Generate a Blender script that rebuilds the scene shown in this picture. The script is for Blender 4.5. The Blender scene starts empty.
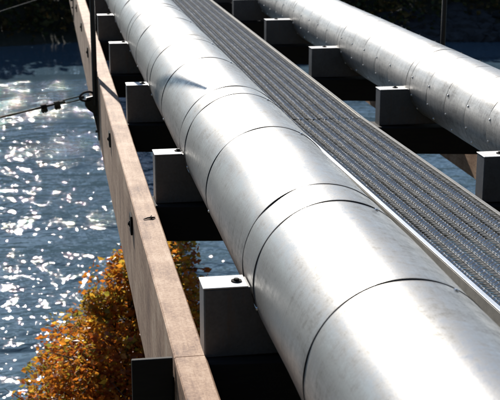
import bpy, math, random
import numpy as np
from mathutils import Vector, Matrix, noise

rng = random.Random(11)
S = bpy.context.scene
COL = S.collection
R = math.radians

# ------------------------------------------------------------------ camera
EYE = Vector((0.0, 0.0, 1.72))
PITCH, YAW = R(15.287), R(9.492)
fw = Vector((math.sin(YAW) * math.cos(PITCH), math.cos(YAW) * math.cos(PITCH), -math.sin(PITCH)))
cam_data = bpy.data.cameras.new("camera")
cam = bpy.data.objects.new("camera", cam_data)
COL.objects.link(cam)
cam.location = EYE
cam.rotation_euler = fw.to_track_quat('-Z', 'Y').to_euler()
cam_data.sensor_width = 36.0
cam_data.lens = 86.4
cam_data.clip_end = 6000.0
cam_data.dof.use_dof = True
cam_data.dof.focus_distance = 6.6
cam_data.dof.aperture_fstop = 7.1
S.camera = cam

# ------------------------------------------------------------------ sky, sun, exposure
SUN_EL, SUN_AZ = R(29.0), R(-7.0)          # azimuth from +Y, negative = to the left
world = bpy.data.worlds.new("World")
S.world = world
world.use_nodes = True
wn = world.node_tree.nodes
wn.clear()
sky = wn.new('ShaderNodeTexSky')
sky.sky_type = 'NISHITA'
sky.sun_disc = False
sky.sun_elevation = SUN_EL
sky.sun_rotation = SUN_AZ
sky.air_density = 1.0
sky.dust_density = 0.15
sky.ozone_density = 2.5
bg = wn.new('ShaderNodeBackground')
bg.inputs['Strength'].default_value = 0.075
wo = wn.new('ShaderNodeOutputWorld')
world.node_tree.links.new(sky.outputs[0], bg.inputs[0])
world.node_tree.links.new(bg.outputs[0], wo.inputs[0])

sl = bpy.data.lights.new("sun", 'SUN')
sl.energy = 5.0
sl.angle = R(0.53)
sl.color = (1.0, 0.95, 0.87)
sun = bpy.data.objects.new("sun", sl)
COL.objects.link(sun)
to_sun = Vector((math.sin(SUN_AZ) * math.cos(SUN_EL), math.cos(SUN_AZ) * math.cos(SUN_EL), math.sin(SUN_EL)))
sun.rotation_euler = to_sun.to_track_quat('Z', 'Y').to_euler()
sun.location = (0, 40, 40)

S.view_settings.view_transform = 'Standard'
S.view_settings.look = 'None'
S.view_settings.exposure = 0.6
S.view_settings.gamma = 1.0
S.view_settings.use_curve_mapping = False
S.cycles.use_denoising = True
S.cycles.max_bounces = 8
S.cycles.sample_clamp_indirect = 6.0
S.cycles.caustics_reflective = False
S.cycles.caustics_refractive = False

# ------------------------------------------------------------------ materials
def new_mat(name):
    m = bpy.data.materials.new(name)
    m.use_nodes = True
    nt = m.node_tree
    b = nt.nodes['Principled BSDF']
    return m, nt, b

def N(nt, kind, **kw):
    n = nt.nodes.new(kind)
    for k, v in kw.items():
        if k in n.inputs:
            n.inputs[k].default_value = v
        else:
            setattr(n, k, v)
    return n

def coords(nt, scale=(1, 1, 1), space='Object'):
    tc = nt.nodes.new('ShaderNodeTexCoord')
    mp = nt.nodes.new('ShaderNodeMapping')
    mp.inputs['Scale'].default_value = scale
    nt.links.new(tc.outputs[space], mp.inputs['Vector'])
    return mp.outputs['Vector']

def ramp(nt, src, stops):
    r = nt.nodes.new('ShaderNodeValToRGB')
    cr = r.color_ramp
    while len(cr.elements) > 1:
        cr.elements.remove(cr.elements[-1])
    for i, (p, c) in enumerate(stops):
        e = cr.elements[0] if i == 0 else cr.elements.new(p)
        e.position = p
        e.color = (c[0], c[1], c[2], 1) if not isinstance(c, (int, float)) else (c, c, c, 1)
    nt.links.new(src, r.inputs[0])
    return r.outputs[0]

def noise_tex(nt, vec, scale, detail=4.0, rough=0.55, dist=0.0):
    n = nt.nodes.new('ShaderNodeTexNoise')
    n.inputs['Scale'].default_value = scale
    n.inputs['Detail'].default_value = detail
    n.inputs['Roughness'].default_value = rough
    n.inputs['Distortion'].default_value = dist
    nt.links.new(vec, n.inputs['Vector'])
    return n.outputs['Fac']

def mathn(nt, op, a, b=None):
    m = nt.nodes.new('ShaderNodeMath')
    m.operation = op
    for i, v in enumerate((a, b)):
        if v is None:
            continue
        if isinstance(v, (int, float)):
            m.inputs[i].default_value = v
        else:
            nt.links.new(v, m.inputs[i])
    return m.outputs[0]

def bump(nt, b, height, strength, dist):
    bn = nt.nodes.new('ShaderNodeBump')
    bn.inputs['Strength'].default_value = strength
    bn.inputs['Distance'].default_value = dist
    nt.links.new(height, bn.inputs['Height'])
    nt.links.new(bn.outputs['Normal'], b.inputs['Normal'])
    return bn

def mat_jacket(name, base, rough_lo, rough_hi):
    m, nt, b = new_mat(name)
    v = coords(nt)
    vs = coords(nt, (7, 1.0, 7))
    vd = coords(nt, (3.5, 9.0, 1.0))
    n1 = noise_tex(nt, v, 2.2, 5, 0.6)
    n2 = noise_tex(nt, vs, 5.0, 5, 0.72)
    n3 = noise_tex(nt, v, 120.0, 3, 0.65)
    n4 = noise_tex(nt, vd, 2.4, 6, 0.7, 0.6)
    n5 = noise_tex(nt, v, 26.0, 5, 0.7)
    mix = mathn(nt, 'ADD', mathn(nt, 'ADD', mathn(nt, 'MULTIPLY', n1, 0.22), mathn(nt, 'MULTIPLY', n2, 0.22)),
                mathn(nt, 'ADD', mathn(nt, 'MULTIPLY', n4, 0.22), mathn(nt, 'ADD', mathn(nt, 'MULTIPLY', n5, 0.20), mathn(nt, 'MULTIPLY', n3, 0.14))))
    c = ramp(nt, mix, [(0.42, tuple(x * f for x, f in zip(base, (0.50, 0.50, 0.49)))), (0.465, tuple(x * 0.80 for x in base)), (0.505, base), (0.56, tuple(min(1, x * 1.28) for x in base))])
    nt.links.new(c, b.inputs['Base Color'])
    r = ramp(nt, mix, [(0.42, rough_hi), (0.57, rough_lo)])
    nt.links.new(r, b.inputs['Roughness'])
    b.inputs['Metallic'].default_value = 0.80
    h = mathn(nt, 'ADD', mathn(nt, 'MULTIPLY', n1, 0.35), mathn(nt, 'ADD', mathn(nt, 'MULTIPLY', n5, 0.10), mathn(nt, 'MULTIPLY', n3, 0.035)))
    bump(nt, b, h, 0.25, 0.02)
    return m

def mat_simple(name, col, rough, metal=0.0, var=0.25, scale=8.0, bmp=0.15, spec=0.5, stretch=(1, 1, 1)):
    m, nt, b = new_mat(name)
    v = coords(nt, stretch)
    n1 = noise_tex(nt, v, scale, 6, 0.65)
    n2 = noise_tex(nt, v, scale * 9, 3, 0.6)
    mix = mathn(nt, 'ADD', mathn(nt, 'MULTIPLY', n1, 0.7), mathn(nt, 'MULTIPLY', n2, 0.3))
    c = ramp(nt, mix, [(0.3, tuple(x * (1 - var) for x in col)), (0.7, tuple(min(1, x * (1 + var)) for x in col))])
    nt.links.new(c, b.inputs['Base Color'])
    b.inputs['Roughness'].default_value = rough
    b.inputs['Metallic'].default_value = metal
    b.inputs['Specular IOR Level'].default_value = spec
    bump(nt, b, mix, bmp, 0.01)
    return m

def mat_block(name, col, rough, rust=0.6):
    m, nt, b = new_mat(name)
    geo = nt.nodes.new('ShaderNodeNewGeometry')
    def vec(scale):
        mp = nt.nodes.new('ShaderNodeMapping')
        mp.inputs['Scale'].default_value = scale
        nt.links.new(geo.outputs['Position'], mp.inputs['Vector'])
        return mp.outputs['Vector']
    n1 = noise_tex(nt, vec((1, 1, 1)), 7.0, 6, 0.7)
    n2 = noise_tex(nt, vec((9, 9, 0.9)), 2.6, 5, 0.7)
    n3 = noise_tex(nt, vec((1, 1, 1)), 70.0, 3, 0.6)
    c = ramp(nt, mathn(nt, 'ADD', mathn(nt, 'MULTIPLY', n1, 0.6), mathn(nt, 'MULTIPLY', n3, 0.4)),
             [(0.36, tuple(x * 0.72 for x in col)), (0.64, tuple(min(1, x * 1.2) for x in col))])
    k = ramp(nt, mathn(nt, 'ADD', mathn(nt, 'MULTIPLY', n1, 0.45), mathn(nt, 'MULTIPLY', n2, 0.55)), [(0.53, 0.0), (0.66, rust)])
    mx = nt.nodes.new('ShaderNodeMix')
    mx.data_type = 'RGBA'
    nt.links.new(k, mx.inputs['Factor'])
    nt.links.new(c, mx.inputs['A'])
    mx.inputs['B'].default_value = (0.13, 0.075, 0.045, 1)
    nt.links.new(mx.outputs['Result'], b.inputs['Base Color'])
    b.inputs['Roughness'].default_value = rough
    bump(nt, b, mathn(nt, 'ADD', n3, mathn(nt, 'MULTIPLY', n1, 2.0)), 0.12, 0.008)
    return m

def mat_timber():
    m, nt, b = new_mat("weathered_timber")
    v = coords(nt)
    vg = coords(nt, (14, 0.7, 22))
    vb = coords(nt, (2.0, 1.3, 0.35))
    g = noise_tex(nt, vg, 3.0, 6, 0.7, 0.4)
    st = noise_tex(nt, vb, 3.0, 4, 0.6)
    sp = noise_tex(nt, v, 60.0, 4, 0.75)
    bl = noise_tex(nt, v, 3.3, 5, 0.6)
    mix = mathn(nt, 'ADD', mathn(nt, 'MULTIPLY', g, 0.20), mathn(nt, 'ADD', mathn(nt, 'MULTIPLY', st, 0.24), mathn(nt, 'ADD', mathn(nt, 'MULTIPLY', sp, 0.28), mathn(nt, 'MULTIPLY', bl, 0.28))))
    c = ramp(nt, mix, [(0.36, (0.06, 0.033, 0.021)), (0.44, (0.24, 0.132, 0.080)), (0.51, (0.42, 0.262, 0.166)), (0.59, (0.58, 0.420, 0.300))])
    nt.links.new(c, b.inputs['Base Color'])
    b.inputs['Roughness'].default_value = 0.75
    b.inputs['Specular IOR Level'].default_value = 0.35
    bump(nt, b, mathn(nt, 'ADD', mathn(nt, 'MULTIPLY', g, 0.6), mathn(nt, 'MULTIPLY', sp, 0.4)), 0.45, 0.006)
    return m

def mat_water():
    m, nt, b = new_mat("river_water")
    b.inputs['Base Color'].default_value = (0.066, 0.110, 0.145, 1)
    b.inputs['Roughness'].default_value = 0.025
    b.inputs['IOR'].default_value = 1.333
    b.inputs['Specular IOR Level'].default_value = 0.5
    v0 = coords(nt, (0.55, 1.0, 1.0))
    v1 = coords(nt, (0.8, 1.0, 1.0))
    big = noise_tex(nt, v0, 0.22, 2, 0.5, 0.3)
    mid = noise_tex(nt, v1, 1.2, 2, 0.5, 0.3)
    fine = noise_tex(nt, v1, 3.8, 2, 0.5, 0.2)
    gust = ramp(nt, noise_tex(nt, coords(nt, (0.10, 0.45, 1.0)), 0.6, 3, 0.6), [(0.38, 0.30), (0.60, 1.0)])
    h = mathn(nt, 'ADD', mathn(nt, 'MULTIPLY', big, 0.14),
              mathn(nt, 'MULTIPLY', gust, mathn(nt, 'ADD', mathn(nt, 'MULTIPLY', mid, 0.25), mathn(nt, 'MULTIPLY', fine, 0.14))))
    # the water lies calm in the lee of the far bank
    tc = nt.nodes.new('ShaderNodeTexCoord')
    sx = nt.nodes.new('ShaderNodeSeparateXYZ')
    nt.links.new(tc.outputs['Object'], sx.inputs[0])
    wob = mathn(nt, 'ADD', sx.outputs['Y'], mathn(nt, 'MULTIPLY', noise_tex(nt, coords(nt, (0.06, 0.3, 1)), 1.0, 3, 0.6), 9.0))
    lee = nt.nodes.new('ShaderNodeMapRange')
    for k_, v_ in (('From Min', 53.0), ('From Max', 59.5), ('To Min', 1.0), ('To Max', 0.10)):
        lee.inputs[k_].default_value = v_
    nt.links.new(wob, lee.inputs['Value'])
    bump(nt, b, mathn(nt, 'MULTIPLY', h, lee.outputs[0]), 1.0, 1.0)
    return m

def mat_ground():
    m, nt, b = new_mat("bank_soil")
    v = coords(nt)
    n1 = noise_tex(nt, v, 0.35, 6, 0.65)
    n2 = noise_tex(nt, v, 3.0, 5, 0.7)
    mix = mathn(nt, 'ADD', mathn(nt, 'MULTIPLY', n1, 0.6), mathn(nt, 'MULTIPLY', n2, 0.4))
    c = ramp(nt, mix, [(0.35, (0.015, 0.02, 0.010)), (0.5, (0.032, 0.032, 0.018)), (0.62, (0.055, 0.045, 0.026)), (0.75, (0.035, 0.04, 0.018))])
    nt.links.new(c, b.inputs['Base Color'])
    b.inputs['Roughness'].default_value = 0.95
    bump(nt, b, n2, 0.6, 0.15)
    return m

def mat_leaf(name, trans=0.5, rough=0.42, spec=0.5):
    m = bpy.data.materials.new(name)
    m.use_nodes = True
    nt = m.node_tree
    nt.nodes.clear()
    at = nt.nodes.new('ShaderNodeAttribute')
    at.attribute_name = "leaf_colour"
    d = nt.nodes.new('ShaderNodeBsdfPrincipled')
    d.inputs['Roughness'].default_value = rough
    d.inputs['Specular IOR Level'].default_value = spec
    t = nt.nodes.new('ShaderNodeBsdfTranslucent')
    mx = nt.nodes.new('ShaderNodeMixShader')
    mx.inputs[0].default_value = trans
    o = nt.nodes.new('ShaderNodeOutputMaterial')
    nt.links.new(at.outputs['Color'], d.inputs['Base Color'])
    nt.links.new(at.outputs['Color'], t.inputs['Color'])
    nt.links.new(d.outputs[0], mx.inputs[1])
    nt.links.new(t.outputs[0], mx.inputs[2])
    nt.links.new(mx.outputs[0], o.inputs[0])
    return m

M = {
    'jacket': mat_jacket("aluminium_jacket", (0.40, 0.383, 0.362), 0.35, 0.56),
    'jacket_old': mat_jacket("aluminium_jacket_dull", (0.42, 0.405, 0.385), 0.40, 0.56),
    'core': mat_simple("dark_sealant", (0.018, 0.018, 0.02), 0.85, bmp=0.05, spec=0.1),
    'block': mat_block("grey_painted_steel", (0.115, 0.115, 0.118), 0.45),
    'timber': mat_timber(),
    'creosote': mat_simple("creosoted_timber", (0.022, 0.019, 0.017), 0.75, var=0.3, scale=6, bmp=0.25, spec=0.25, stretch=(1, 8, 8)),
    'black_steel': mat_simple("black_steel", (0.022, 0.021, 0.021), 0.5, metal=0.2, var=0.3, scale=20, bmp=0.15),
    'galv': mat_simple("galvanised_steel", (0.62, 0.61, 0.59), 0.45, metal=0.3, var=0.22, scale=25, bmp=0.08),
    'galv_bright': mat_simple("worn_aluminium_edge", (0.70, 0.70, 0.69), 0.38, metal=0.85, var=0.12, scale=18, bmp=0.1),
    'rail': mat_simple("dusty_rail", (0.55, 0.51, 0.44), 0.5, metal=0.1, var=0.25, scale=12, bmp=0.1),
    'cap': mat_block("sunlit_top_pale", (0.70, 0.68, 0.65), 0.5, 0.35),  # pale colour stands in for sunlight on the block tops
    'matt_black': mat_simple("matt_black_iron", (0.014, 0.013, 0.013), 0.85, var=0.3, scale=20, bmp=0.2, spec=0.12),
    'wire': mat_simple("dull_wire", (0.16, 0.155, 0.14), 0.7, var=0.3, scale=30, bmp=0.1, spec=0.2),
    'dull_edge': mat_simple("dull_steel_edge", (0.20, 0.195, 0.185), 0.65, metal=0.1, var=0.3, scale=20, bmp=0.15, spec=0.25),
    'cable': mat_simple("wire_rope", (0.016, 0.015, 0.014), 0.8, metal=0.0, spec=0.15, var=0.5, scale=60, bmp=0.3),
    'water': mat_water(),
    'ground': mat_ground(),
    'rock': mat_simple("riprap_stone", (0.034, 0.034, 0.036), 0.95, var=0.5, scale=2.5, bmp=0.6),
    'bark': mat_simple("bark", (0.06, 0.045, 0.035), 0.9, var=0.35, scale=14, bmp=0.6, stretch=(1, 1, 0.2)),
    'leaf': mat_leaf("autumn_leaves", 0.55),
    'scrub': mat_leaf("bank_leaves", 0.10, 0.9, 0.05),
    'concrete': mat_simple("concrete", (0.33, 0.32, 0.30), 0.85, var=0.2, scale=4, bmp=0.3),
}

# ------------------------------------------------------------------ mesh helpers
class MB:
    def __init__(self):
        self.v, self.f, self.s = [], [], []

    def add(self, vs, fs, smooth=False):
        o = len(self.v)
        self.v += [tuple(p) for p in vs]
        self.f += [tuple(i + o for i in q) for q in fs]
        self.s += [smooth] * len(fs)
        return self

    def box(self, lo, hi, bev=0.0, mtx=None):
        x0, y0, z0 = lo
        x1, y1, z1 = hi
        if bev <= 0:
            vs = [(x0, y0, z0), (x1, y0, z0), (x1, y1, z0), (x0, y1, z0), (x0, y0, z1), (x1, y0, z1), (x1, y1, z1), (x0, y1, z1)]
            fs = [(0, 3, 2, 1), (4, 5, 6, 7), (0, 1, 5, 4), (1, 2, 6, 5), (2, 3, 7, 6), (3, 0, 4, 7)]
        else:
            vs, fs = bevel_box(lo, hi, bev)
        if mtx is not None:
            vs = [tuple(mtx @ Vector(p)) for p in vs]
        return self.add(vs, fs)

    def tube(self, pts, rad, seg=10, caps=True, smooth=True):
        pts = [Vector(p) for p in pts]
        n = len(pts)
        rads = rad if isinstance(rad, (list, tuple)) else [rad] * n
        rings = []
        ref = Vector((0.3, 0.2, 1.0)).normalized()
        for i, p in enumerate(pts):
            t = (pts[min(i + 1, n - 1)] - pts[max(i - 1, 0)]).normalized()
            u = t.cross(ref)
            if u.length < 0.05:
                u = t.cross(Vector((1, 0, 0)))
            u.normalize()
            w = t.cross(u).normalized()
            rings.append([p + (u * math.cos(a) + w * math.sin(a)) * rads[i] for a in (2 * math.pi * k / seg for k in range(seg))])
        vs = [q for r in rings for q in r]
        fs = []
        for i in range(n - 1):
            for k in range(seg):
                a, b = i * seg + k, i * seg + (k + 1) % seg
                fs.append((a, a + seg, b + seg, b))
        self.add(vs, fs, smooth)
        if caps:
            self.add(rings[0], [tuple(range(seg))])
            self.add(rings[-1], [tuple(reversed(range(seg)))])
        return self

    def build(self, name, mat, parent=None, colour=None):
        me = bpy.data.meshes.new(name)
        me.from_pydata(self.v, [], self.f)
        me.polygons.foreach_set('use_smooth', self.s)
        me.materials.append(mat)
        if colour is not None:
            ca = me.color_attributes.new("leaf_colour", 'FLOAT_COLOR', 'POINT')
            ca.data.foreach_set('color', np.asarray(colour, dtype=np.float32).ravel())
        me.update()
        return link(name, me, parent)

def bevel_box(lo, hi, b):
    # chamfered box: 24 vertices
    c = [(l + h) / 2 for l, h in zip(lo, hi)]
    h = [(hh - l) / 2 for l, hh in zip(lo, hi)]
    vs, idx = [], {}
    for sx in (-1, 1):
        for sy in (-1, 1):
            for sz in (-1, 1):
                for ax in range(3):
                    s = (sx, sy, sz)
                    p = [c[i] + s[i] * (h[i] - (0 if i == ax else b)) for i in range(3)]
                    idx[(sx, sy, sz, ax)] = len(vs)
                    vs.append(tuple(p))
    fs = []
    for ax in range(3):
        o1, o2 = [(1, 2), (2, 0), (0, 1)][ax]
        for s in (-1, 1):
            q = []
            for a, bb in ((-1, -1), (1, -1), (1, 1), (-1, 1)):
                k = [0, 0, 0]
                k[ax], k[o1], k[o2] = s, a, bb
                q.append(idx[(*k, ax)])
            fs.append(tuple(q if s > 0 else reversed(q)))
    for ax in range(3):
        o1, o2 = [(1, 2), (2, 0), (0, 1)][ax]
        for a in (-1, 1):
            for bb in (-1, 1):
                def kk(t, face):
                    k = [0, 0, 0]
                    k[ax], k[o1], k[o2] = t, a, bb
                    return idx[(*k, face)]
                q = [kk(-1, o1), kk(1, o1), kk(1, o2), kk(-1, o2)]
                fs.append(tuple(q if a * bb < 0 else reversed(q)))
    for sx in (-1, 1):
        for sy in (-1, 1):
            for sz in (-1, 1):
                q = [idx[(sx, sy, sz, a)] for a in range(3)]
                fs.append(tuple(q if sx * sy * sz > 0 else reversed(q)))
    return vs, fs

def link(name, me, parent=None):
    o = bpy.data.objects.new(name, me)
    COL.objects.link(o)
    if parent is not None:
        o.parent = parent
    return o

def thing(name, label, cat, loc=(0, 0, 0), group=None, rot=(0, 0, 0)):
    o = bpy.data.objects.new(name, None)
    o.empty_display_size = 0.1
    COL.objects.link(o)
    o.location = loc
    o.rotation_euler = rot
    tag(o, label, cat, group)
    return o

def tag(o, label, cat, group=None):
    o['label'] = label
    o['category'] = cat
    if group:
        o['group'] = group
    return o

def struct(name, mb, mat):
    o = mb.build(name, mat)
    o['kind'] = 'structure'
    return o

# ------------------------------------------------------------------ terrain and water
WATER_Z = -7.0
FAR_SHORE = 63.5

def lerp_pts(t, pts):
    for (a, va), (b, vb) in zip(pts, pts[1:]):
        if t <= b:
            k = 0 if t <= a else (t - a) / (b - a)
            return va + (vb - va) * k
    return pts[-1][1]

NEAR_PROFILE = [(-2000, 80), (-300, 60), (-60, 44), (-40, 30), (-12, 5.0), (-5, 0.05), (0.9, -0.05), (3.0, -1.3), (8, -4.2), (13.5, -6.85), (17.5, -8.2), (22, -9.0)]  # unseen hillside behind the camera, raised to block sky light on block fronts
FAR_PROFILE = [(-12, -9.0), (-3, -7.6), (0.0, -7.02), (1.5, -6.2), (4, -4.9), (9, -4.2), (25, -3.4), (60, -2), (160, 4), (600, 30), (3000, 120)]

def ground_z(x, y):
    wob = 1.1 * math.sin(x * 0.11 + 0.5) + 0.6 * math.sin(x * 0.31)
    far_line = FAR_SHORE + wob - 0.16 * max(0.0, x - 6.0)
    near = lerp_pts(y + 0.35 * wob * min(1.0, abs(x) / 8.0), NEAR_PROFILE)
    far = lerp_pts(y - far_line, FAR_PROFILE)
    z = near if y < 24 else far
    nz = noise.noise(Vector((x * 0.25, y * 0.25, 0.0)))
    amp = min(1.0, max(0.0, (abs(x - 1) - 4.0) / 6.0)) if y < 3 else 1.0
    return z + nz * 0.22 * amp

def grid_axis(parts):
    out = []
    for a, b, n in parts:
        out += [a + (b - a) * i / n for i in range(n)]
    out.append(parts[-1][1])
    return out

gx = grid_axis([(-2500, -200, 8), (-200, -60, 14), (-60, -20, 30), (-20, 30, 70), (30, 80, 36), (80, 200, 12), (200, 2500, 8)])
gy = grid_axis([(-2000, -60, 8), (-60, -10, 20), (-10, 24, 60), (24, 54, 6), (54, 85, 56), (85, 200, 20), (200, 3000, 10)])
tv = [(x, y, ground_z(x, y)) for y in gy for x in gx]
nx = len(gx)
tf = [(j * nx + i, j * nx + i + 1, (j + 1) * nx + i + 1, (j + 1) * nx + i) for j in range(len(gy) - 1) for i in range(nx - 1)]
struct('terrain', MB().add(tv, tf, True), M['ground'])

wv = [(-2500, 5, WATER_Z), (2500, 5, WATER_Z), (2500, 90, WATER_Z), (-2500, 90, WATER_Z)]
struct('river_water', MB().add(wv, [(0, 1, 2, 3)]), M['water'])

# ------------------------------------------------------------------ foliage helpers
def leaf_cloud(mb, cols, centre, radii, n, size, palette, r, flat=0.35, shell=0.35):
    for _ in range(n):
        while True:
            p = Vector((r.uniform(-1, 1), r.uniform(-1, 1), r.uniform(-1, 1)))
            if shell < p.length < 1.0:
                break
        q = Vector((centre[0] + p.x * radii[0], centre[1] + p.y * radii[1], centre[2] + p.z * radii[2]))
        s = size * r.choice((0.6, 0.8, 1.0, 1.2, 1.6)) * r.uniform(0.85, 1.15)
        d = Vector((r.gauss(0, 1), r.gauss(0, 1), r.gauss(0, 1))).normalized()
        u = d.cross(Vector((0, 0, 1)) + Vector((r.gauss(0, .4), r.gauss(0, .4), 0))).normalized()
        w = u.cross(d).normalized() * flat
        fold = d.cross(u).cross(u) * 0
        nrm = u.cross(w).normalized()
        a = q - u * s * 0.5
        c = q + u * s * 0.5
        b1 = q + w * s + nrm * s * 0.12
        b2 = q - w * s + nrm * s * 0.12
        mb.add([a, b1, c, b2], [(0, 1, 2), (0, 2, 3)])
        col = r.choice(palette)
        k = r.uniform(0.75, 1.35)
        cols += [(col[0] * k, col[1] * k, col[2] * k, 1)] * 4

# far bank: riprap at the waterline, brush above it, wood behind
def rock_mesh(mb, c, s, r):
    base = [(-1, -1, -1), (1, -1, -1), (1, 1, -1), (-1, 1, -1), (-1, -1, 1), (1, -1, 1), (1, 1, 1), (-1, 1, 1), (0, 0, 1.5), (0, -1.5, 0), (1.5, 0, 0), (-1.5, 0, 0), (0, 1.5, 0)]
    fs = [(4, 5, 8), (5, 6, 8), (6, 7, 8), (7, 4, 8), (0, 1, 9), (1, 5, 9), (5, 4, 9), (4, 0, 9), (1, 2, 10), (2, 6, 10), (6, 5, 10), (5, 1, 10),
          (3, 0, 11), (0, 4, 11), (4, 7, 11), (7, 3, 11), (2, 3, 12), (3, 7, 12), (7, 6, 12), (6, 2, 12)]
    rot = Matrix.Rotation(r.uniform(0, 6.28), 3, 'Z') @ Matrix.Rotation(r.uniform(-.5, .5), 3, 'X')
    k = (s * r.uniform(.4, .65), s * r.uniform(.4, .65), s * r.uniform(.28, .45))
    vs = []
    for b in base:
        p = Vector((b[0] * k[0] * r.uniform(.75, 1.1), b[1] * k[1] * r.uniform(.75, 1.1), b[2] * k[2] * r.uniform(.75, 1.1)))
        vs.append(rot @ p + Vector(c))
    mb.add(vs, fs)

rr = random.Random(5)
rocks = MB()
for i in range(900):
    x = rr.uniform(9, 48)
    wob = 1.1 * math.sin(x * 0.11 + 0.5) + 0.6 * math.sin(x * 0.31)
    line = FAR_SHORE + wob - 0.16 * max(0.0, x - 6.0)
    y = line + abs(rr.gauss(0.3, 1.0)) - 0.2
    rock_mesh(rocks, (x, y, ground_z(x, y) + 0.1), rr.uniform(0.35, 0.9), rr)
o = rocks.build('riprap', M['rock'])
o['kind'] = 'stuff'
tag(o, 'blue grey rocks along the foot of the far bank', 'rocks')

BRUSH = [(0.05, 0.06, 0.02), (0.07, 0.065, 0.025), (0.10, 0.065, 0.025), (0.045, 0.055, 0.022), (0.12, 0.085, 0.03)]
brush, bc = MB(), []
for i in range(620):
    x = rr.uniform(-34, 52)
    wob = 1.1 * math.sin(x * 0.11 + 0.5) + 0.6 * math.sin(x * 0.31)
    line = FAR_SHORE + wob - 0.16 * max(0.0, x - 6.0)
    y = line + (rr.uniform(0.2, 9.0) if x < 10 else rr.uniform(0.9, 9.0))
    h = rr.uniform(0.7, 1.3) + 0.26 * (y - line)
    leaf_cloud(brush, bc, (x, y, ground_z(x, y) + h * 0.55), (h * 1.1, h * 0.9, h), 60, 0.30, BRUSH, rr, shell=0.2)
o = brush.build('brush', M['scrub'], colour=bc)
o['kind'] = 'stuff'
tag(o, 'dull green and brown brush covering the far bank', 'brush')

wood, wc = MB(), []
for i in range(150):
    x = rr.uniform(-55, 75)
    line = FAR_SHORE - 0.16 * max(0.0, x - 6.0)
    y = line + rr.uniform(3.5, 8.0)
    z = ground_z(x, y)
    h = rr.uniform(3.6, 5.8)
    wood.tube([(x, y, z - 0.3), (x, y, z + h * 0.6)], [0.14, 0.05], 5)
    wc += [(0.05, 0.04, 0.03, 1)] * (10 + 10)
    leaf_cloud(wood, wc, (x, y, z + h * 0.60), (h * 0.30, h * 0.30, h * 0.42), 170, 0.62, BRUSH, rr, shell=0.2)
o = wood.build('far_wood', M['scrub'], colour=wc)
o['kind'] = 'stuff'
tag(o, 'low wood standing along the top of the far bank', 'wood')

# ------------------------------------------------------------------ bridge layout
YB = [2.22 + 2.565 * i for i in range(9)]          # cross beam stations (front face)
YB[1] = 4.805
Y0, Y1 = -1.6, 74.0
PIPE_L = (1.163, 0.03, 0.355)                      # x, z, radius
PIPE_R = (3.37, -0.07, 0.3105)

def drop(x):                                       # the deck leans a little to the right
    return -0.1 * (x - 1.163) / 2.207

ORD = ['nearest', 'second', 'third', 'fourth', 'fifth', 'sixth', 'seventh', 'eighth', 'ninth', 'tenth']

# ---- girders
def girder(label, xa, xb, ztop, zbot, cuts, plate_side):
    t = thing('timber_girder', label, 'girder', (0, 0, 0), 'long timber side girders')
    for i, (a, b) in enumerate(zip(cuts, cuts[1:])):
        mb = MB()
        n = max(1, int((b - a) / 0.35))
        ys = [a + 0.003 + (b - a - 0.006) * k / n for k in range(n + 1)]
        ring = []
        bv = 0.007
        prof = [(xa, zbot), (xb, zbot), (xb, ztop - bv), (xb - bv, ztop), (xa + bv, ztop), (xa, ztop - bv)]
        vs = []
        for y in ys:
            for (px, pz) in prof:
                j = 0.0025
                vs.append((px + j * noise.noise(Vector((px * 40, y * 2.2, pz * 9))), y, pz + j * noise.noise(Vector((px * 30 + 7, y * 2.0, pz * 5)))))
        m = len(prof)
        fs = []
        for k in range(n):
            for q in range(m):
                a0, b0 = k * m + q, k * m + (q + 1) % m
                fs.append((a0, b0, b0 + m, a0 + m))
        fs.append(tuple(reversed(range(m))))
        fs.append(tuple(range(n * m, n * m + m)))
        mb.add(vs, fs)
        seg = mb.build('beam', M['timber'], t)
    for yb in YB + [YB[-1] + 2.565 * k for k in range(1, 3)]:
        xo = xa if plate_side < 0 else xb
        y = yb + 0.06
        z = ztop - 0.155
        p = MB().box((xo - 0.014, y - 0.062, z - 0.062), (xo - 0.001, y + 0.062, z + 0.062), 0.003)
        pl = p.build('bolt_plate', M['matt_black'], t)
        MB().tube([(xo - 0.013, y, z), (xo - 0.020, y, z)], 0.022, 6, smooth=False).tube([(xo - 0.019, y, z), (xo - 0.027, y, z)], 0.011, 8).build('bolt', M['matt_black'], pl)
    return t

girder('pale weathered timber girder running outside the left pipe', 0.472, 0.610, -0.300, -1.02, [Y0, YB[1] + 0.0, 14.6, 24.4, 34.2, 44, 53.8, Y1], -1)
girder('timber girder on the far right, hidden behind the right pipe', 3.965, 4.105, -0.43, -1.12, [Y0, YB[1] + 0.0, 14.6, 24.4, 34.2, 44, 53.8, Y1], 1)

# ---- cross beams
bx0, bx1 = 0.613, 3.962
ang = math.atan2(0.1, 2.207)
beam_len = (bx1 - bx0)
for i, yb in enumerate(YB):
    t = thing('cross_beam', 'black cross beam under the pipes, %s from the camera' % ORD[i], 'cross beam', (bx0, yb - 0.06, -0.312), 'cross beams between the girders')
    MB().box((0, 0, -0.235), (beam_len, 0.26, 0), 0.008, Matrix.Rotation(ang, 4, 'Y')).build('beam', M['creosote'], t)
    if i == 1:
        MB().box((0.288 - bx0, 0.062, -0.275), (0.466 - bx0, 0.085, 0.008), 0.003).build('beam_end', M['creosote'], t)

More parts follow.
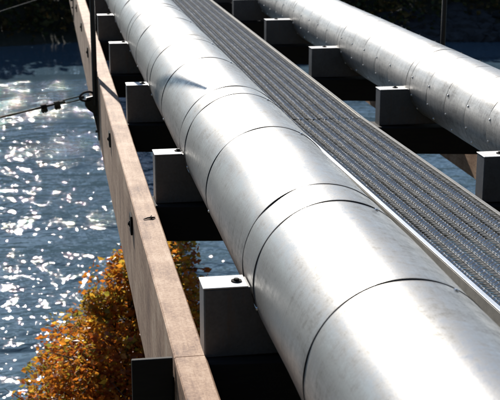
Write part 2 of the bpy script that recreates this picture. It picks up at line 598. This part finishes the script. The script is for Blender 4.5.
# ---- saddle blocks: a notched block on each cross beam, cradling a pipe
def block_mesh(xl, xr, cx, cz, rad, top, bot, dy):
    # profile in XZ with round notch, local origin at (cx, bot)
    g = 0.004
    a0 = math.asin((top - cz) / (rad + g))
    arc = [(cx + (rad + g) * math.cos(t), cz + (rad + g) * math.sin(t)) for t in
           [math.pi - a0 + (math.pi + 2 * a0) * k / 20 for k in range(21)]]
    # arc runs from the left rim, under the pipe, to the right rim
    arc = [(x, max(z, bot + 0.012)) for x, z in arc]
    mb = MB()
    vs, fs = [], []
    bv = 0.006
    up = [(xl, top)] + arc + [(xr, top)]
    cols = len(up)
    def row(y, inset):
        r_ = []
        for j, (x, z) in enumerate(up):
            xx = min(max(x, xl + inset), xr - inset)
            r_.append((xx - cx, y, z - inset * (1 if j in (0, 1, cols - 2, cols - 1) else 0) - bot))
        for j, (x, z) in enumerate(up):
            xx = min(max(x, xl + inset), xr - inset)
            r_.append((xx - cx, y, inset))
        return r_
    rows = [row(0, bv), row(bv, 0), row(dy - bv, 0), row(dy, bv)]
    for r_ in rows:
        vs += r_
    w = 2 * cols
    for k in range(3):
        b0, b1 = k * w, (k + 1) * w
        for j in range(cols - 1):
            fs.append((b0 + j, b0 + j + 1, b1 + j + 1, b1 + j))
            fs.append((b0 + cols + j + 1, b0 + cols + j, b1 + cols + j, b1 + cols + j + 1))
        fs.append((b0 + cols, b0, b1, b1 + cols))
        fs.append((b0 + cols - 1, b0 + w - 1, b1 + w - 1, b1 + cols - 1))
    for j in range(cols - 1):
        fs.append((j + 1, j, cols + j, cols + j + 1))
        e = 3 * w
        fs.append((e + j, e + j + 1, e + cols + j + 1, e + cols + j))
    mb.add(vs, fs)
    return mb

XL_LEFT = [0.603, 0.603, 0.622, 0.617, 0.612, 0.600, 0.60, 0.60, 0.60]
XL_RIGHT = [2.80, 2.80, 2.80, 2.80, 2.755, 2.725, 2.70, 2.70, 2.70]
for i, yb in enumerate(YB):
    for side in (0, 1):
        cx, cz, rad = (PIPE_L, PIPE_R)[side]
        xl = (XL_LEFT, XL_RIGHT)[side][i]
        xr = (1.61, 3.90)[side]
        top, bot = cz - 0.03, cz - 0.345 + (0.0 if side == 0 else 0.005)
        lab = ('grey block cradling the left pipe, %s from the camera' if side == 0 else 'grey block cradling the right pipe, %s from the camera') % ORD[i]
        t = thing('saddle_block', lab, 'pipe support', (cx, yb, bot), 'saddle blocks under the pipes')
        t.rotation_euler = (0, 0, R(rng.uniform(-0.6, 0.6)))
        block_mesh(xl, xr, cx, cz, rad, top, bot, 0.150).build('block', M['block'], t)
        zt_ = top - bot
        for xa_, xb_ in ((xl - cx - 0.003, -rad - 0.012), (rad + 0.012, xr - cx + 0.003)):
            MB().box((xa_, -0.003, zt_ + 0.001), (xb_, 0.153, zt_ + 0.007), 0.002).build('sunlit_top', M['cap'], t)  # thin pale slabs added so the dark blocks' tops look sunlit
        for bxp in (xl - cx + 0.145 + rng.uniform(-.012, .012), xr - cx - 0.12):
            z = top - bot + 0.006
            y = 0.078 + rng.uniform(-0.01, 0.01)
            nut = MB().tube([(bxp, y, z - 0.002), (bxp, y, z + 0.006)], 0.024, 12, smooth=False).tube([(bxp, y, z + 0.005), (bxp, y, z + 0.014)], 0.012, 6, smooth=False)
            nut.build('nut', M['matt_black'], t)

# ------------------------------------------------------------------ pipes
def sheet(mb, rad, ya, yb, seg, nax, dents=(), wav=0.0015, seed=0.0, lip=0.0003):
    ys = [ya, ya + 0.004] + [ya + 0.004 + (yb - ya - 0.008) * k / nax for k in range(1, nax)] + [yb - 0.004, yb]
    rows = []
    for j, y in enumerate(ys):
        ring = []
        for k in range(seg):
            a = 2 * math.pi * k / seg
            r_ = rad - (lip if j in (0, len(ys) - 1) else 0)
            r_ += wav * noise.noise(Vector((math.cos(a) * 2.2, y * 1.7 + seed, math.sin(a) * 2.2)))
            for (dy, da, sy, sa, dep) in dents:
                d = ((y - dy) / sy) ** 2 + ((a - da) / sa) ** 2
                if d < 9:
                    r_ -= dep * math.exp(-d)
            ring.append((math.cos(a) * r_, y, math.sin(a) * r_))
        rows.append(ring)
    vs = [p for r_ in rows for p in r_]
    fs = []
    for j in range(len(ys) - 1):
        for k in range(seg):
            a, b = j * seg + k, j * seg + (k + 1) % seg
            fs.append((a, a + seg, b + seg, b))
    mb.add(vs, fs, True)
    # closing rims, so that the sheet reads as plate
    for ring, flip in ((rows[0], False), (rows[-1], True)):
        inner = [(x * (rad - 0.014) / rad, y, z * (rad - 0.014) / rad) for x, y, z in ring]
        n = seg
        q = [(k, (k + 1) % n, (k + 1) % n + n, k + n) for k in range(n)]
        mb.add(ring + inner, [tuple(reversed(f)) if flip else f for f in q])
    return mb

def screw(mb, rad, y, a, s=0.009):
    c = Vector((math.cos(a) * rad, y, math.sin(a) * rad))
    d = Vector((math.cos(a), 0, math.sin(a)))
    mb.tube([c - d * 0.003, c + d * s * 0.55, c + d * s * 0.8], [s, s * 0.9, s * 0.4], 7, smooth=False)

# left pipe: plain sheets with a raised closure band at each support
cx, cz, rad = PIPE_L
t = thing('jacketed_pipe', 'large shiny metal clad pipe on the left, wide sheets and dark seams', 'pipe', (cx, 0, cz), 'pipes carried by the bridge')
MB().tube([(0, Y0, 0), (0, Y1, 0)], rad - 0.012, 48).build('core', M['core'], t)
edges = [Y0]
bands = []
for i in range(28):
    yb = 4.805 + 2.565 * (i - 2)
    if yb - 1.1 < Y0 + 0.3 or yb > Y1 - 1:
        continue
    edges += [yb - 1.08, yb - 0.055, yb + 0.225]
    bands.append(yb - 0.055)
edges.append(Y1)
DENTS = [(6.0, R(150), 0.3, 0.2, 0.003), (11.6, R(140), 0.2, 0.2, 0.004), (13.9, R(135), 0.2, 0.2, 0.005), (4.2, R(160), 0.2, 0.2, 0.002)]
for k, (a, b) in enumerate(zip(edges, edges[1:])):
    if b - a < 0.05:
        continue
    band = a in bands
    near = b < 24
    r_ = rad + (0.0005 if band else 0.0)
    mb = sheet(MB(), r_, a + 0.003, b - 0.003, 128 if near else 48, (max(4, int((b - a) / 0.07)) if near else 3),
               [d for d in DENTS if a - 0.5 < d[0] < b + 0.5] if near else (), 0.0040, k * 1.37)
    o = mb.build('closure_band' if band else 'jacket_sheet', M['jacket'], t)
    if a > Y0 + 0.1:
        rb, seg = rad + 0.0022, 128 if near else 48
        bw = 1.0 if (band or any(abs(a - q0 - 0.28) < 0.02 for q0 in bands)) else 0.55
        ring = [[(math.cos(2 * math.pi * q / seg) * rr_, y_, math.sin(2 * math.pi * q / seg) * rr_) for q in range(seg)]
                for y_, rr_ in ((a - 0.0075 * bw, rb - 0.005), (a - 0.0055 * bw, rb), (a + 0.0055 * bw, rb), (a + 0.0075 * bw, rb - 0.005))]
        MB().add([p for r0 in ring for p in r0], [(j * seg + q, (j + 1) * seg + q, (j + 1) * seg + (q + 1) % seg, j * seg + (q + 1) % seg) for j in range(3) for q in range(seg)], True).build('sealant_bead', M['core'], o)
    if near:
        for a_ in ((R(196), R(62)) if not band else (R(200),)):
            mb = MB()
            screw(mb, r_, b - 0.03, a_, 0.010)
            mb.build('rivet', M['galv_bright'], o)

# right pipe: short sheets, screws along every lap, paired bands at the supports
cx, cz, rad = PIPE_R
t = thing('jacketed_pipe', 'silvery metal clad pipe on the right, short screwed sheets and paired bands', 'pipe', (cx, 0, cz), 'pipes carried by the bridge')
MB().tube([(0, Y0, 0), (0, Y1, 0)], rad - 0.012, 48).build('core', M['core'], t)
edges = [(Y0, 0)]
for i in range(28):
    yb = 4.805 + 2.565 * (i - 2)
    if yb < Y0 + 0.3 or yb > Y1 - 3:
        continue
    edges += [(yb - 0.02, 1), (yb + 0.09, 1), (yb + 0.20, 0)]
    if yb < 24:
        edges += [(yb + 0.20 + (2.345) * j / 5, 0) for j in range(1, 5)]
edges.append((Y1, 0))
for k, ((a, band), (b, _)) in enumerate(zip(edges, edges[1:])):
    near = b < 24
    r_ = rad + (0.002 if band else 0.0)
    g = 0.0055 if band else 0.0030
    mb = sheet(MB(), r_, a + g, b - g, 112 if near else 40, (max(3, int((b - a) / 0.08)) if near else 3), (), 0.003, 50 + k * 2.1)
    o = mb.build('clamp_band' if band else 'jacket_sheet', M['jacket_old'], t)
    if near and not band and a > 4:
        for a_, m_ in ((R(66), 'black_steel'), (R(163), 'galv_bright'), (R(192), 'galv_bright'), (R(217), 'galv_bright')):
            mb = MB()
            screw(mb, r_, b - 0.035 + rng.uniform(-.006, .006), a_ + rng.uniform(-.03, .03), 0.0105)
            mb.build('screw', M[m_], o)
    if near and band:
        mb = MB().box((-r_ - 0.02, a + 0.03, -0.09), (-r_ + 0.01, b - 0.03, -0.03), 0.004)
        mb.build('latch', M['galv_bright'], o)

# ------------------------------------------------------------------ walkway
def walkway(label, ya, yb, xc_a, xc_b, width, ztop, lip):
    length = yb - ya
    yawz = math.atan2(-(xc_b - xc_a), length)
    t = thing('grating_walkway', label, 'walkway', (xc_a, ya, ztop), 'grating walkway sections', (0, math.radians(1.2), yawz))
    ncol = 12
    cw = (width - 0.03) / ncol
    pitch = 0.036
    mb = MB()
    n = int(length / pitch)
    lr = random.Random(3)
    for c in range(ncol):
        xa = -width / 2 + 0.015 + c * cw
        s = 1 if c % 2 == 0 else -1
        for k in range(n):
            y = (k + 0.5) * pitch
            ya_, yb_ = y - s * 0.020 + lr.uniform(-.0015, .0015), y + s * 0.020 + lr.uniform(-.0015, .0015)
            tilt = (0.005 if s > 0 else -0.006) + lr.uniform(-.002, .002)
            wv_ = 0.0075
            # slanted, twisted strand: front edge low, rear edge high
            z0 = -0.006 + lr.uniform(-.001, .001)
            a0 = (xa + 0.002, ya_ - wv_, z0 - tilt * 0.5)
            a1 = (xa + 0.002, ya_ + wv_, z0 + tilt * 0.5)
            b0 = (xa + cw - 0.002, yb_ - wv_, z0 - tilt * 0.5)
            b1 = (xa + cw - 0.002, yb_ + wv_, z0 + tilt * 0.5)
            th = 0.0035
            vs = [a0, b0, b1, a1] + [(p[0], p[1], p[2] - th) for p in (a0, b0, b1, a1)]
            mb.add(vs, [(0, 1, 2, 3), (7, 6, 5, 4), (0, 4, 5, 1), (2, 6, 7, 3)])
            # serrated tooth standing on the strand
            xm, ym = (a1[0] + b1[0]) / 2, (a1[1] + b1[1]) / 2
            q = [(a1[0] + .006, a1[1] + s * .004, a1[2]), (b1[0] - .006, b1[1] - s * .004, b1[2]), (xm, ym, a1[2] + 0.010 + lr.uniform(-.003, .002))]
            mb.add(q, [(0, 1, 2)])
    tr = mb.build('tread_strands', M['galv'], t)
    tr['kind'] = 'stuff'
    for c in range(1, ncol):
        x = -width / 2 + 0.015 + c * cw
        big = c % 2 == 0
        MB().box((x - 0.0022, 0.004, -0.032 if big else -0.02), (x + 0.0022, length - 0.004, -0.010 if big else -0.013)).build('rib', M['galv'], t)
    for sgn in (-1, 1):
        x = sgn * (width / 2)
        rail = MB().box((min(x, x - sgn * 0.012), 0, -0.085), (max(x, x - sgn * 0.012), length, -0.001 if lip else -0.004), 0.0015).build('side_rail', M['rail'], t)
        if lip:
            MB().box((min(x, x - sgn * 0.026), 0, 0.001), (max(x, x - sgn * 0.026), length, 0.007), 0.002).build('edge_strip', M['galv_bright' if sgn < 0 else 'dull_edge'], rail)
        else:
            MB().box((x - 0.007, 0, -0.002), (x + 0.007, length, 0.003), 0.001).build('edge_strip', M['dull_edge'], rail)
    if lip:
        MB().box((-width / 2 + 0.013, 0.001, -0.05), (width / 2 - 0.013, 0.010, -0.004)).build('end_plate', M['galv'], t)
    for ybm in YB:
        yl = ybm + 0.06 - ya
        if 0.1 < yl < length - 0.1:
            zt = -0.312 + math.tan(-ang) * (xc_a - bx0) - ztop
            MB().box((-width / 2 + 0.02, yl - 0.05, zt - 0.03), (width / 2 - 0.02, yl + 0.05, -0.087), 0.003).build('bearer', M['creosote'], t)
    MB().box((-width / 2 - 0.035, length - 0.06 if lip else 0.05, -0.03), (-width / 2 - 0.002, length - 0.02 if lip else 0.10, -0.006), 0.003).build('clip', M['black_steel'], t)
    return t

WZ = -0.15
walkway('near length of metal grating walkway with a bright edge strip', 0.9, 9.06, 2.105 + 8.16 * 0.0245, 2.105, 0.632, WZ, True)
walkway('far length of metal grating walkway, beyond the joint', 9.064, 26.0, 2.105, 2.165, 0.632, WZ, False)

# ------------------------------------------------------------------ posts, guys
def plane_z(pix_a, pix_b, x, y):
    f = 1200.0
    r_ = Vector((math.cos(YAW), -math.sin(YAW), 0))
    u_ = r_.cross(fw)
    ra, rb = [fw * f + r_ * (p[0] - 250) - u_ * (p[1] - 200) for p in (pix_a, pix_b)]
    n = ra.cross(rb)
    return EYE.z - (n.x * x + n.y * y) / n.z

YP = 12.28
def post(label, x, y, side, zt, height, lug):
    t = thing('steel_post', label, 'post', (x, y, zt), 'steel posts bolted to the girders')
    MB().tube([(side * 0.030, 0, -0.30), (side * 0.030, 0, 0.5), (side * 0.028, 0, height)], 0.027, 12).build('pole', M['black_steel'], t)
    pl = MB().box((min(side * 0.002, side * 0.016), -0.06, -0.66), (max(side * 0.002, side * 0.016), 0.06, 0.055), 0.003).build('plate', M['black_steel'], t)
    for z in (-0.58, -0.42, -0.08):
        MB().tube([(side * 0.015, 0.03 if z != -.42 else -.03, z), (side * 0.04, 0.03 if z != -.42 else -.03, z)], 0.016, 6, smooth=False).build('bolt', M['black_steel'], pl)
    if lug:
        m = MB()
        prof = [(0.0, -0.40), (-0.03, -0.36), (-0.062, -0.33), (-0.065, -0.20), (-0.13, -0.20), (-0.135, -0.255), (-0.125, -0.30), (-0.085, -0.345), (-0.055, -0.46), (-0.02, -0.60), (0.0, -0.62)]
        prof = [(-0.014, -0.19), (-0.115, -0.215), (-0.140, -0.250), (-0.138, -0.300), (-0.105, -0.345), (-0.060, -0.375), (-0.030, -0.52), (-0.014, -0.62)]
        vs = [(px, -0.012, pz) for px, pz in prof] + [(px, 0.012, pz) for px, pz in prof]
        n = len(prof)
        fs = [tuple(reversed(range(n))), tuple(range(n, 2 * n))] + [(k, (k + 1) % n, (k + 1) % n + n, k + n) for k in range(n)]
        m.add(vs, fs).build('lug', M['black_steel'], t)
    return t

post('thin black steel post bolted outside the left girder, holding the guy cable', 0.470, YP, -1, -0.30, 3.2, True)
post('black steel post beyond the right pipe, at the top of the picture', 4.110, YP, 1, -0.43, 3.2, False)

def ring_mesh(c, ax_u, ax_v, ru, rv, rad, seg=22, sub=8):
    mb = MB()
    n = ax_u.cross(ax_v).normalized()
    vs, fs = [], []
    for k in range(seg):
        a = 2 * math.pi * k / seg
        p = c + ax_u * ru * math.cos(a) + ax_v * rv * math.sin(a)
        d = (ax_u * math.cos(a) + ax_v * math.sin(a)).normalized()
        for j in range(sub):
            b = 2 * math.pi * j / sub
            vs.append(p + d * rad * math.cos(b) + n * rad * math.sin(b))
    for k in range(seg):
        for j in range(sub):
            a, b = k * sub + j, k * sub + (j + 1) % sub
            c_, d_ = ((k + 1) % seg) * sub + j, ((k + 1) % seg) * sub + (j + 1) % sub
            fs.append((a, c_, d_, b))
    return mb.add(vs, fs, True)

# guy cable from the left post: shackle, turnbuckle, two clamps
PA, PB = (82, 97.5), (0, 117.5)
def on_guy(x, y):
    return Vector((x, y, plane_z(PA, PB, x, y)))
A = on_guy(0.365, YP - 0.01)
B = on_guy(-24.0, 5.2)
t = thing('guy_cable', 'dark wire rope guy with shackle and clamps, stretched left over the water', 'cable', A)
d = (B - A).normalized()
L = (B - A).length
up = Vector((0, 0, 1))
sidev = d.cross(up).normalized()
upv = sidev.cross(d).normalized()
# twisted rope from six strands
def rope(p0, dirv, length, rad, turns_per_m, n_near=300):
    mb = MB()
    s_, u_ = dirv.cross(up).normalized(), None
    u_ = s_.cross(dirv).normalized()
    for strand in range(5):
        pts = []
        ph = 2 * math.pi * strand / 5
        near_len = min(length, 3.0)
        for k in range(n_near + 1):
            q = near_len * k / n_near
            a = ph + 2 * math.pi * turns_per_m * q
            pts.append(p0 + dirv * q + (s_ * math.cos(a) + u_ * math.sin(a)) * rad * 0.55)
        mb.tube(pts, rad * 0.5, 5, caps=True)
    if length > 3.0:
        mb.tube([p0 + dirv * 2.95, p0 + dirv * length], rad, 8)
    return mb
rope(d * 0.33, d, L - 0.33, 0.011, 13).build('rope', M['cable'], t)
ring_mesh(Vector(d * 0.012), d, upv, 0.075, 0.045, 0.013).build('shackle', M['cable'], t)
tb = MB()
for s_ in (-1, 1):
    tb.tube([d * 0.07 + upv * 0.017 * s_, d * 0.27 + upv * 0.017 * s_], 0.0075, 8)
tb.tube([d * 0.045, d * 0.09], 0.017, 8).tube([d * 0.25, d * 0.30], 0.017, 8).tube([d * 0.295, d * 0.37], 0.011, 8)
tb.build('turnbuckle', M['cable'], t)
for q in (0.335, 0.475):
    m = MB()
    c = d * q
    m.tube([c - d * 0.026, c + d * 0.026], 0.026, 8)
    for s_ in (-1, 1):
        m.tube([c + d * 0.013 * s_ - upv * 0.062, c + d * 0.013 * s_ + upv * 0.02], 0.009, 6)
    m.tube([c - d * 0.03 - upv * 0.036, c + d * 0.03 - upv * 0.036], 0.02, 8)
    m.build('rope_clamp', M['matt_black'], t)

# second, thinner guy, farther along the bridge
post('black steel post outside the left girder, far along the bridge', 0.470, YB[-1] + 0.05, -1, -0.30, 3.2, False)
QA, QB = (36, 0.0), (0, 11.5)
A2 = Vector((0.42, YB[-1] + 0.05, plane_z(QA, QB, 0.42, YB[-1] + 0.05)))
B2 = Vector((-26.0, 9.0, plane_z(QA, QB, -26.0, 9.0)))
t = thing('guy_cable', 'thin pale guy cable crossing the top left corner over dark water', 'cable', A2)
d2 = (B2 - A2)
MB().tube([(0, 0, 0), tuple(d2)], 0.006, 8).build('rope', M['wire'], t)

# anchors of the guys on the near bank
for (p, nm) in ((B, 'near'), (B2, 'far')):
    gz = ground_z(p.x, p.y)
    t = thing('guy_anchor', 'concrete guy anchor on the bank, out to the left, of the %s cable' % nm, 'anchor', (p.x, p.y, gz))
    MB().box((-0.6, -0.6, -0.8), (0.6, 0.6, 0.35), 0.05).build('footing', M['concrete'], t)
    MB().tube([(0, 0, 0.3), (0, 0, max(0.5, p.z - gz + 0.05))], 0.05, 10).build('mast', M['black_steel'], t)

# small dark twig on the girder
tw = thing('twig', 'small dark twig lying on top of the left timber girder', 'twig', (0.548, 6.96, -0.2985))
tw.scale = (0.72, 0.72, 0.72)
MB().tube([(-0.05, -0.02, 0.004), (-0.015, 0.0, 0.008), (0.02, -0.004, 0.010), (0.05, 0.018, 0.006)], [0.004, 0.007, 0.010, 0.005], 6).build('stem', M['bark'], tw)
MB().tube([(0.005, 0, 0.01), (0.025, 0.05, 0.014)], [0.008, 0.003], 5).build('side_shoot', M['bark'], tw)

# ------------------------------------------------------------------ autumn tree on the near bank
def autumn_tree(label, base, crown_c, crown_r, nleaf, seed):
    r = random.Random(seed)
    t = thing('autumn_tree', label, 'tree', base)
    bx, by, bz = base
    cc = Vector(crown_c) - Vector(base)
    tr = MB()
    top = Vector((cc.x, cc.y, cc.z + crown_r[2] * 0.5))
    pts = [Vector((0, 0, -0.3)), Vector((0.05, 0.02, cc.z * 0.35)), Vector((cc.x * 0.6, cc.y * 0.6, cc.z * 0.75)), top]
    tr.tube(pts, [0.13, 0.105, 0.075, 0.02], 9)
    clumps = []
    for k in range(100):
        while True:
            p = Vector((r.uniform(-1, 1), r.uniform(-1, 1), r.uniform(-0.9, 1)))
            if 0.35 < p.length < 1.0:
                break
        q = cc + Vector((p.x * crown_r[0] * (1.2 - 0.4 * p.z) + p.z * 0.40, p.y * crown_r[1], p.z * crown_r[2]))
        if q.x + bx > 1.55 and r.random() < 0.72:
            continue
        clumps.append(q)
        root = pts[1].lerp(pts[2], r.uniform(0, 1)) if p.z < 0 else pts[2].lerp(pts[3], r.uniform(0, 0.6))
        mid = root.lerp(q, 0.5) + Vector((r.uniform(-.1, .1), r.uniform(-.1, .1), 0.12))
        tr.tube([root, mid, q], [0.035, 0.02, 0.006], 6, caps=False)
        for j in range(4):
            e = q + Vector((r.gauss(0, .28), r.gauss(0, .28), r.gauss(0, .22)))
            tr.tube([mid.lerp(q, 0.5), (mid.lerp(q, .8) + e) * 0.5 + Vector((0, 0, .04)), e], [0.010, 0.007, 0.003], 4, caps=False)
    tr.build('trunk', M['bark'], t)
    PAL = [
        [(0.55, 0.20, 0.022), (0.50, 0.16, 0.02), (0.58, 0.24, 0.025)],
        [(0.60, 0.30, 0.03), (0.58, 0.36, 0.04), (0.50, 0.20, 0.025)],
        [(0.42, 0.11, 0.02), (0.48, 0.15, 0.02), (0.28, 0.07, 0.02)],
        [(0.45, 0.13, 0.02), (0.52, 0.20, 0.022), (0.34, 0.09, 0.02)],
        [(0.20, 0.20, 0.03), (0.28, 0.23, 0.03), (0.45, 0.26, 0.03)],
        [(0.62, 0.42, 0.05), (0.50, 0.28, 0.04), (0.24, 0.21, 0.035)],
    ]
    mb, cols = MB(), []
    per = nleaf // len(clumps)
    for q in clumps:
        pal = r.choice(PAL) * 2 + r.choice(PAL) + r.choice(PAL)
        rad = r.uniform(0.25, 0.62)
        leaf_cloud(mb, cols, q, (rad, rad, rad * 0.8), per, 0.062, pal, r, flat=0.32, shell=0.0)
    o = mb.build('crown', M['leaf'], t, colour=cols)
    o['kind'] = 'stuff'
    return t

autumn_tree('orange and yellow autumn tree below the bridge at lower left', (1.0, 12.6, ground_z(1.0, 12.6)), (0.86, 13.2, -4.45), (1.12, 1.4, 2.1), 52000, 33)
